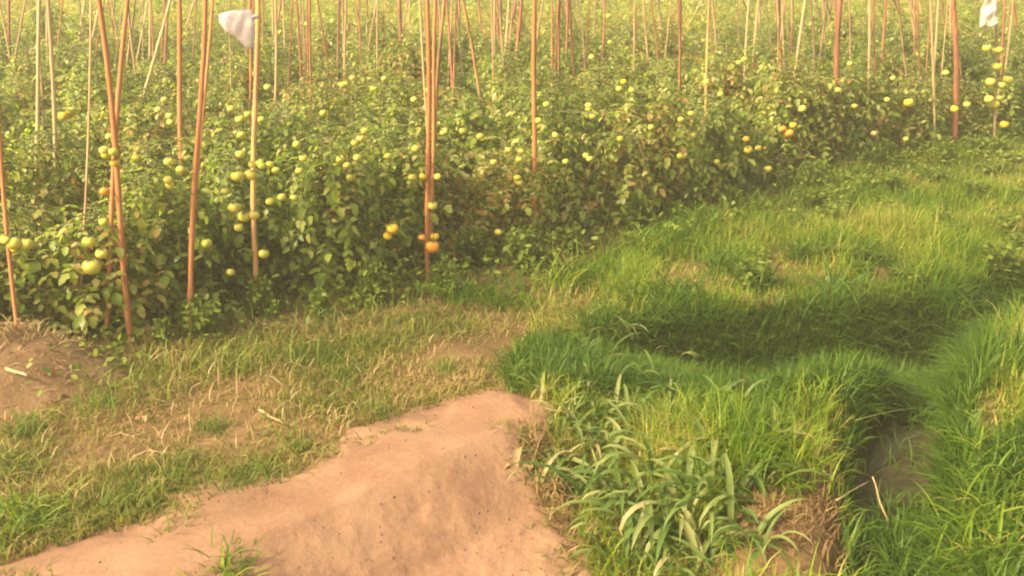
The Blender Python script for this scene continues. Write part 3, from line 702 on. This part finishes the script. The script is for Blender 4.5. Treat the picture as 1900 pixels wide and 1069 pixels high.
for it in (FR.replace('\n', '') + ',' + ','.join(EX)).split(','):
    u, v, w, c = it.split(); u, v, w = float(u), float(v), float(w); c = CN[c]
    k = pickrow(u, v, -.36, 1.02)
    q = onplane(u, v, ROW0 - .375 + ROWSTEP * k + random.choice([0, 0, .03, .06]))
    D_ = np.linalg.norm(q - np.array([0, 0, H])); dia = min(.09, max(.046, w * D_ / F * 1.12))
    best = min((pl for pl in plants if pl[2] == k), key=lambda pl: np.hypot(*(pl[1] - q[:2])))
    t = best[0]
    o = obj('tomato', TOM[c, random.randint(0, 1)])
    mw = Matrix.Translation(Vector(q)) @ Matrix.Rotation(random.uniform(0, 6.28), 4, 'Z') @ Matrix.Rotation(random.gauss(0, .35), 4, 'X') @ Matrix.Scale(dia, 4)
    o.parent = t; o.matrix_local = t.matrix_world.inverted() @ mw
    if c in ('yellow', 'orange', 'pink'): o['label'] = {'yellow': 'ripening yellow tomato', 'orange': 'ripening orange tomato', 'pink': 'pinkish ripening tomato'}[c]
    if w >= 12: obj('calyx', CAL, None, o)

# ------------------------------------------------------------------ plastic bags on canes
def plastic(name, c, tr):
    m, nt, nd, L = mat(name)
    p_ = nd.new('ShaderNodeBsdfPrincipled'); p_.inputs['Base Color'].default_value = (*c, 1); p_.inputs['Roughness'].default_value = .35
    t = nd.new('ShaderNodeBsdfTranslucent'); t.inputs[0].default_value = (*c, 1)
    tx = nd.new('ShaderNodeTexNoise'); tx.inputs['Scale'].default_value = 30; tx.inputs['Detail'].default_value = 4
    tc = nd.new('ShaderNodeTexCoord'); L.new(tc.outputs['Object'], tx.inputs[0])
    b = nd.new('ShaderNodeBump'); b.inputs['Strength'].default_value = .5; b.inputs['Distance'].default_value = .01; L.new(tx.outputs[0], b.inputs['Height']); L.new(b.outputs[0], p_.inputs['Normal'])
    mx = nd.new('ShaderNodeMixShader'); mx.inputs[0].default_value = tr
    L.new(p_.outputs[0], mx.inputs[1]); L.new(t.outputs[0], mx.inputs[2])
    o = nd.new('ShaderNodeOutputMaterial'); L.new(mx.outputs[0], o.inputs[0]); return m
def bag_mesh(name, outline, thick, seed):
    """a crumpled, slightly puffed bag: two skins over an outline (x, z) in metres"""
    P = np.array(outline); c = P.mean(0); n = len(P); rings = 12; V = []; Q = []; T = []
    r = np.random.default_rng(seed)
    for sd in (-1, 1):
        for k in range(rings + 1):
            f = k / rings
            for i in range(n):
                q = c + (P[i] - c) * f
                puff = thick * math.sqrt(max(0, 1 - f ** 2.2)) * sd
                cr = .014 * float(wob(q[0], q[1], 34, seed)) + .005 * float(wob(q[0], q[1], 95, seed + 1))
                V.append((q[0], puff + cr, q[1]))
    w = n
    for s in range(2):
        o = s * (rings + 1) * n
        for k in range(rings):
            for i in range(n):
                a, b = o + k * n + i, o + k * n + (i + 1) % n
                Q.append((a, b, b + n, a + n) if s else (a, a + n, b + n, b))
    return npmesh(name, np.array(V), np.array(Q))
def dense(P, m=9):
    out = []
    for i in range(len(P)):
        a, b = np.array(P[i]), np.array(P[(i + 1) % len(P)])
        for k in range(m): out.append(a + (b - a) * k / m)
    return out
q = onplane(440, 55, ROW0 + CANE_N - .03); sc = np.linalg.norm(q - np.array([0, 0, H])) / F
bag = thing('plastic_bag', 'crumpled translucent white plastic bag caught on the bright orange cane', 'plastic bag', tuple(q))
pts = [(-31, 24), (-20, 29), (2, 33), (26, 33), (32, 8), (26, -30), (14, -34), (-2, -14), (-20, -4), (-32, 12)]
obj('bag_film', bag_mesh('bag_film', dense([(a * sc, b * sc) for a, b in pts]), .03, 2), plastic('bag_film', (.80, .74, .76), .5), bag)
kn = [(26 * sc, 0, 20 * sc), (34 * sc, -.01, 24 * sc), (40 * sc, .0, 22 * sc), (36 * sc, .03, 20 * sc), (28 * sc, .02, 18 * sc)]
obj('knot', npmesh('knot', *tube(kn, .006, 6)), plastic('knot_film', (.7, .64, .66), .3), bag)
k2 = pickrow(1837, 30, CANE_N, 1.3)
q = onplane(1837, 14, ROW0 + CANE_N - .02 + ROWSTEP * k2); sc = np.linalg.norm(q - np.array([0, 0, H])) / F
bag = thing('plastic_bag', 'narrow white plastic bag hanging at the upper right, cut by the top edge', 'plastic bag', tuple(q))
pts = [(-8, 40), (8, 40), (11, 0), (15, -28), (4, -33), (-13, -31), (-14, -5)]
obj('bag_film', bag_mesh('bag_film', dense([(a * sc, b * sc) for a, b in pts]), .03, 5), plastic('bag_film', (.80, .72, .62), .3), bag)
obj('knot', npmesh('knot', *tube([(0, 0, 38 * sc), (4 * sc, .0, 48 * sc), (10 * sc, .01, 52 * sc)], .006, 6)), plastic('knot_film', (.8, .72, .62), .3), bag)
cane(1849, 0, 1847, 120, 6, P_, 'pale cane carrying the narrow white bag at the upper right', k=k2)

# ------------------------------------------------------------------ heap, sticks, stalks, leaf, flowers
c = gp(55, 690)
def heap():
    n, rr = 40, 16; V = []; Q = []
    for k in range(rr + 1):
        f = k / rr
        for i in range(n):
            a = i * 2 * math.pi / n
            x, y = math.cos(a) * .70 * f, math.sin(a) * .40 * f
            z = .27 * (math.cos(f * math.pi) * .5 + .5) + .03 * float(wob(x, y, 14, 91)) * (1 - f) + .012 * float(wob(x, y, 40, 92)) * (1 - f) - .03 * f
            V.append((x, y, z))
    for k in range(rr):
        for i in range(n): Q.append((k * n + i, (k + 1) * n + i, (k + 1) * n + (i + 1) % n, k * n + (i + 1) % n))
    return npmesh('soil_heap', np.array(V), np.array(Q))
c = gp(20, 705)
hp = obj('soil_heap', heap(), M['heap']); hp.location = (c[0], c[1], float(h(*c))); hp.rotation_euler.z = .25
tag(hp, 'low reddish brown soil heap before the tomato plants at far left', 'soil heap')
r = np.random.default_rng(5); n = 1700
x = r.normal(0, .3, n); y = r.normal(0, .17, n); f = np.hypot(x / .62, y / .34); kk = f < 1; x, y, f = x[kk], y[kk], f[kk]
ca, sa = math.cos(.25), math.sin(.25)
V, q_, t_ = blades(np.stack([c[0] + x * ca - y * sa, c[1] + x * sa + y * ca, float(h(*c)) + .27 * (np.cos(f * np.pi) * .5 + .5) - .03 * f - .005], 1), r.uniform(.05, .12, len(x)), r.uniform(.003, .006, len(x)), np.full(len(x), 1.05), 9)
tag(obj('heap_straw', npmesh('heap_straw', V, q_, t_), M['straw']), 'dry straw strewn over the soil heap at left', 'straw', kind='stuff')
def rod(name, a, b, rad, m, label, cat, group=None, sag=0.0, z0=.02, z1=.02):
    A = gp(*a); B_ = gp(*b); A = gp(*a, float(h(*A)) + z0); B_ = gp(*b, float(h(*B_)) + z1)
    A = np.array([*A, float(h(*A)) + z0]); B_ = np.array([*B_, float(h(*B_)) + z1])
    t = np.linspace(0, 1, 9)[:, None]; pts = A + (B_ - A) * t; pts[:, 2] += sag * np.sin(t[:, 0] * np.pi)
    pts[:, 0] += rad * .8 * np.sin(t[:, 0] * 9)
    v, q, tt = tube(pts - A, rad * (1.1 - .5 * t[:, 0]), 6)
    o = obj(name, npmesh(name, v, q, tt), M[m]); o.location = A
    return tag(o, label, cat, group)
rod('dry_stick', (-15, 665), (48, 690), .010, P_, 'pale bare stick lying on the soil heap at the left edge', 'stick', z0=.16, z1=.14)
rod('dry_stalk', (1652, 985), (1618, 885), .004, P_, 'pale dry stalk leaning up out of the ditch mouth', 'stalk', z0=.03, z1=.22)
rod('dry_stalk', (1552, 930), (1612, 892), .003, P_, 'shorter pale dry stalk slanting beside the leaning one', 'stalk', z0=.06, z1=.15)
rod('dry_stalk', (1590, 756), (1752, 758), .0022, 'stem', 'thin pale stem lying level across the ditch', 'stalk', z0=.2, z1=.1, sag=.02)
rod('dry_stick', (480, 760), (525, 785), .005, 'cane_faded', 'short pale stick in the verge above the path', 'stick')
rod('dry_stalk', (1742, 225), (1754, 180), .008, P_, 'tan dead stalk standing at the edge of the field, right', 'stalk', z0=.0, z1=.2)
me = tuft_mesh('dry_leaf', 5, .16, .03, 77, .03, 6, 2.4); me.materials.append(M['straw'])
place('dry_leaf', me, 972, 885, 1.3, 'pale dry curled leaf lying on the right side of the path', 'leaf')
me = tuft_mesh('dry_leaf', 3, .08, .03, 78, .02, 5, 1.8); me.materials.append(M['straw'])
place('dry_leaf', me, 265, 778, 1.0, 'small pale dry leaf in the yellowing verge', 'leaf')
fl = bmesh.new()
for i in range(6):
    a = i * math.pi / 3; cs, sn = math.cos(a), math.sin(a)
    vs = [fl.verts.new((cs * x_ - sn * y_, sn * x_ + cs * y_, z_ + .23)) for x_, y_, z_ in ((0, 0, 0), (.009, .006, .003), (.012, 0, .004), (.009, -.006, .003))]
    fl.faces.new(vs)
mp = bpy.data.meshes.new('petals'); fl.to_mesh(mp); fl.free(); mp.materials.append(plain('white_petals', (.75, .72, .62)))
ms = npmesh('flower_stem', *tube([(0, 0, 0), (.004, 0, .11), (0, 0, .228)], .0018, 4)); ms.materials.append(M['stem'])
for u, v in ((1497, 573), (1538, 580)):
    p_ = gp(u, v, .15); z = float(h(*p_))
    f = thing('white_flower', 'small white wildflower in the grass on the ' + ('far bank above the ditch' if u < 1600 else 'right edge of the ditch'), 'flower', (p_[0], p_[1], z), 'white wildflowers by the ditch')
    obj('petals', mp, None, f); obj('flower_stem', ms, None, f)

# ------------------------------------------------------------------ light
SUN_EL, SUN_AZ = R(40), math.atan2(-.48, -.85)     # to the left of the camera
sd = Vector((math.cos(SUN_AZ) * math.cos(SUN_EL), math.sin(SUN_AZ) * math.cos(SUN_EL), math.sin(SUN_EL)))
sl = bpy.data.lights.new('sun', 'SUN'); so = bpy.data.objects.new('sun', sl); C.objects.link(so)
sl.energy = 3.1; sl.angle = R(3); sl.color = (1, .86, .62)
so.rotation_euler = sd.to_track_quat('Z', 'Y').to_euler()
w = bpy.data.worlds.new('World'); S.world = w; w.use_nodes = True
nt = w.node_tree; bg = nt.nodes['Background']
sk = nt.nodes.new('ShaderNodeTexSky'); sk.sky_type = 'NISHITA'; sk.sun_disc = False
sk.sun_elevation = SUN_EL; sk.sun_rotation = math.atan2(sd.x, sd.y); sk.dust_density = 8; sk.ozone_density = .4; sk.air_density = 1.0
wm = nt.nodes.new('ShaderNodeMix'); wm.data_type = 'RGBA'; wm.blend_type = 'MULTIPLY'; wm.inputs[0].default_value = 1
wm.inputs[7].default_value = (1.12, 1.04, .80, 1)                    # a dusty warm sky
nt.links.new(sk.outputs[0], wm.inputs[6]); nt.links.new(wm.outputs[2], bg.inputs[0]); bg.inputs[1].default_value = .15
S.view_settings.view_transform = 'Standard'; S.view_settings.look = 'None'; S.view_settings.exposure = 1.0; S.view_settings.gamma = 1
S.cycles.pixel_filter_type = 'BLACKMAN_HARRIS'; S.cycles.filter_width = 2.1
S.cycles.max_bounces = 6; S.cycles.transparent_max_bounces = 4
def haze(density):
    m, nt, nd, L = mat('warm_haze')
    p_ = nd.new('ShaderNodeVolumePrincipled'); p_.inputs['Density'].default_value = density; p_.inputs['Color'].default_value = (1.0, .90, .68, 1); p_.inputs['Anisotropy'].default_value = .2
    o = nd.new('ShaderNodeOutputMaterial'); L.new(p_.outputs[0], o.inputs['Volume'])
    x0, x1, y0, y1, z0, z1 = -320, 320, -320, 320, -1.6, 3.2
    V = [(x, y, z) for z in (z0, z1) for x, y in ((x0, y0), (x1, y0), (x1, y1), (x0, y1))]
    Q = [(3, 2, 1, 0), (4, 5, 6, 7), (0, 1, 5, 4), (1, 2, 6, 5), (2, 3, 7, 6), (3, 0, 4, 7)]
    tag(obj('haze', npmesh('haze', np.array(V, float), np.array(Q), smooth=False), m), kind='stuff')
haze(.0115)
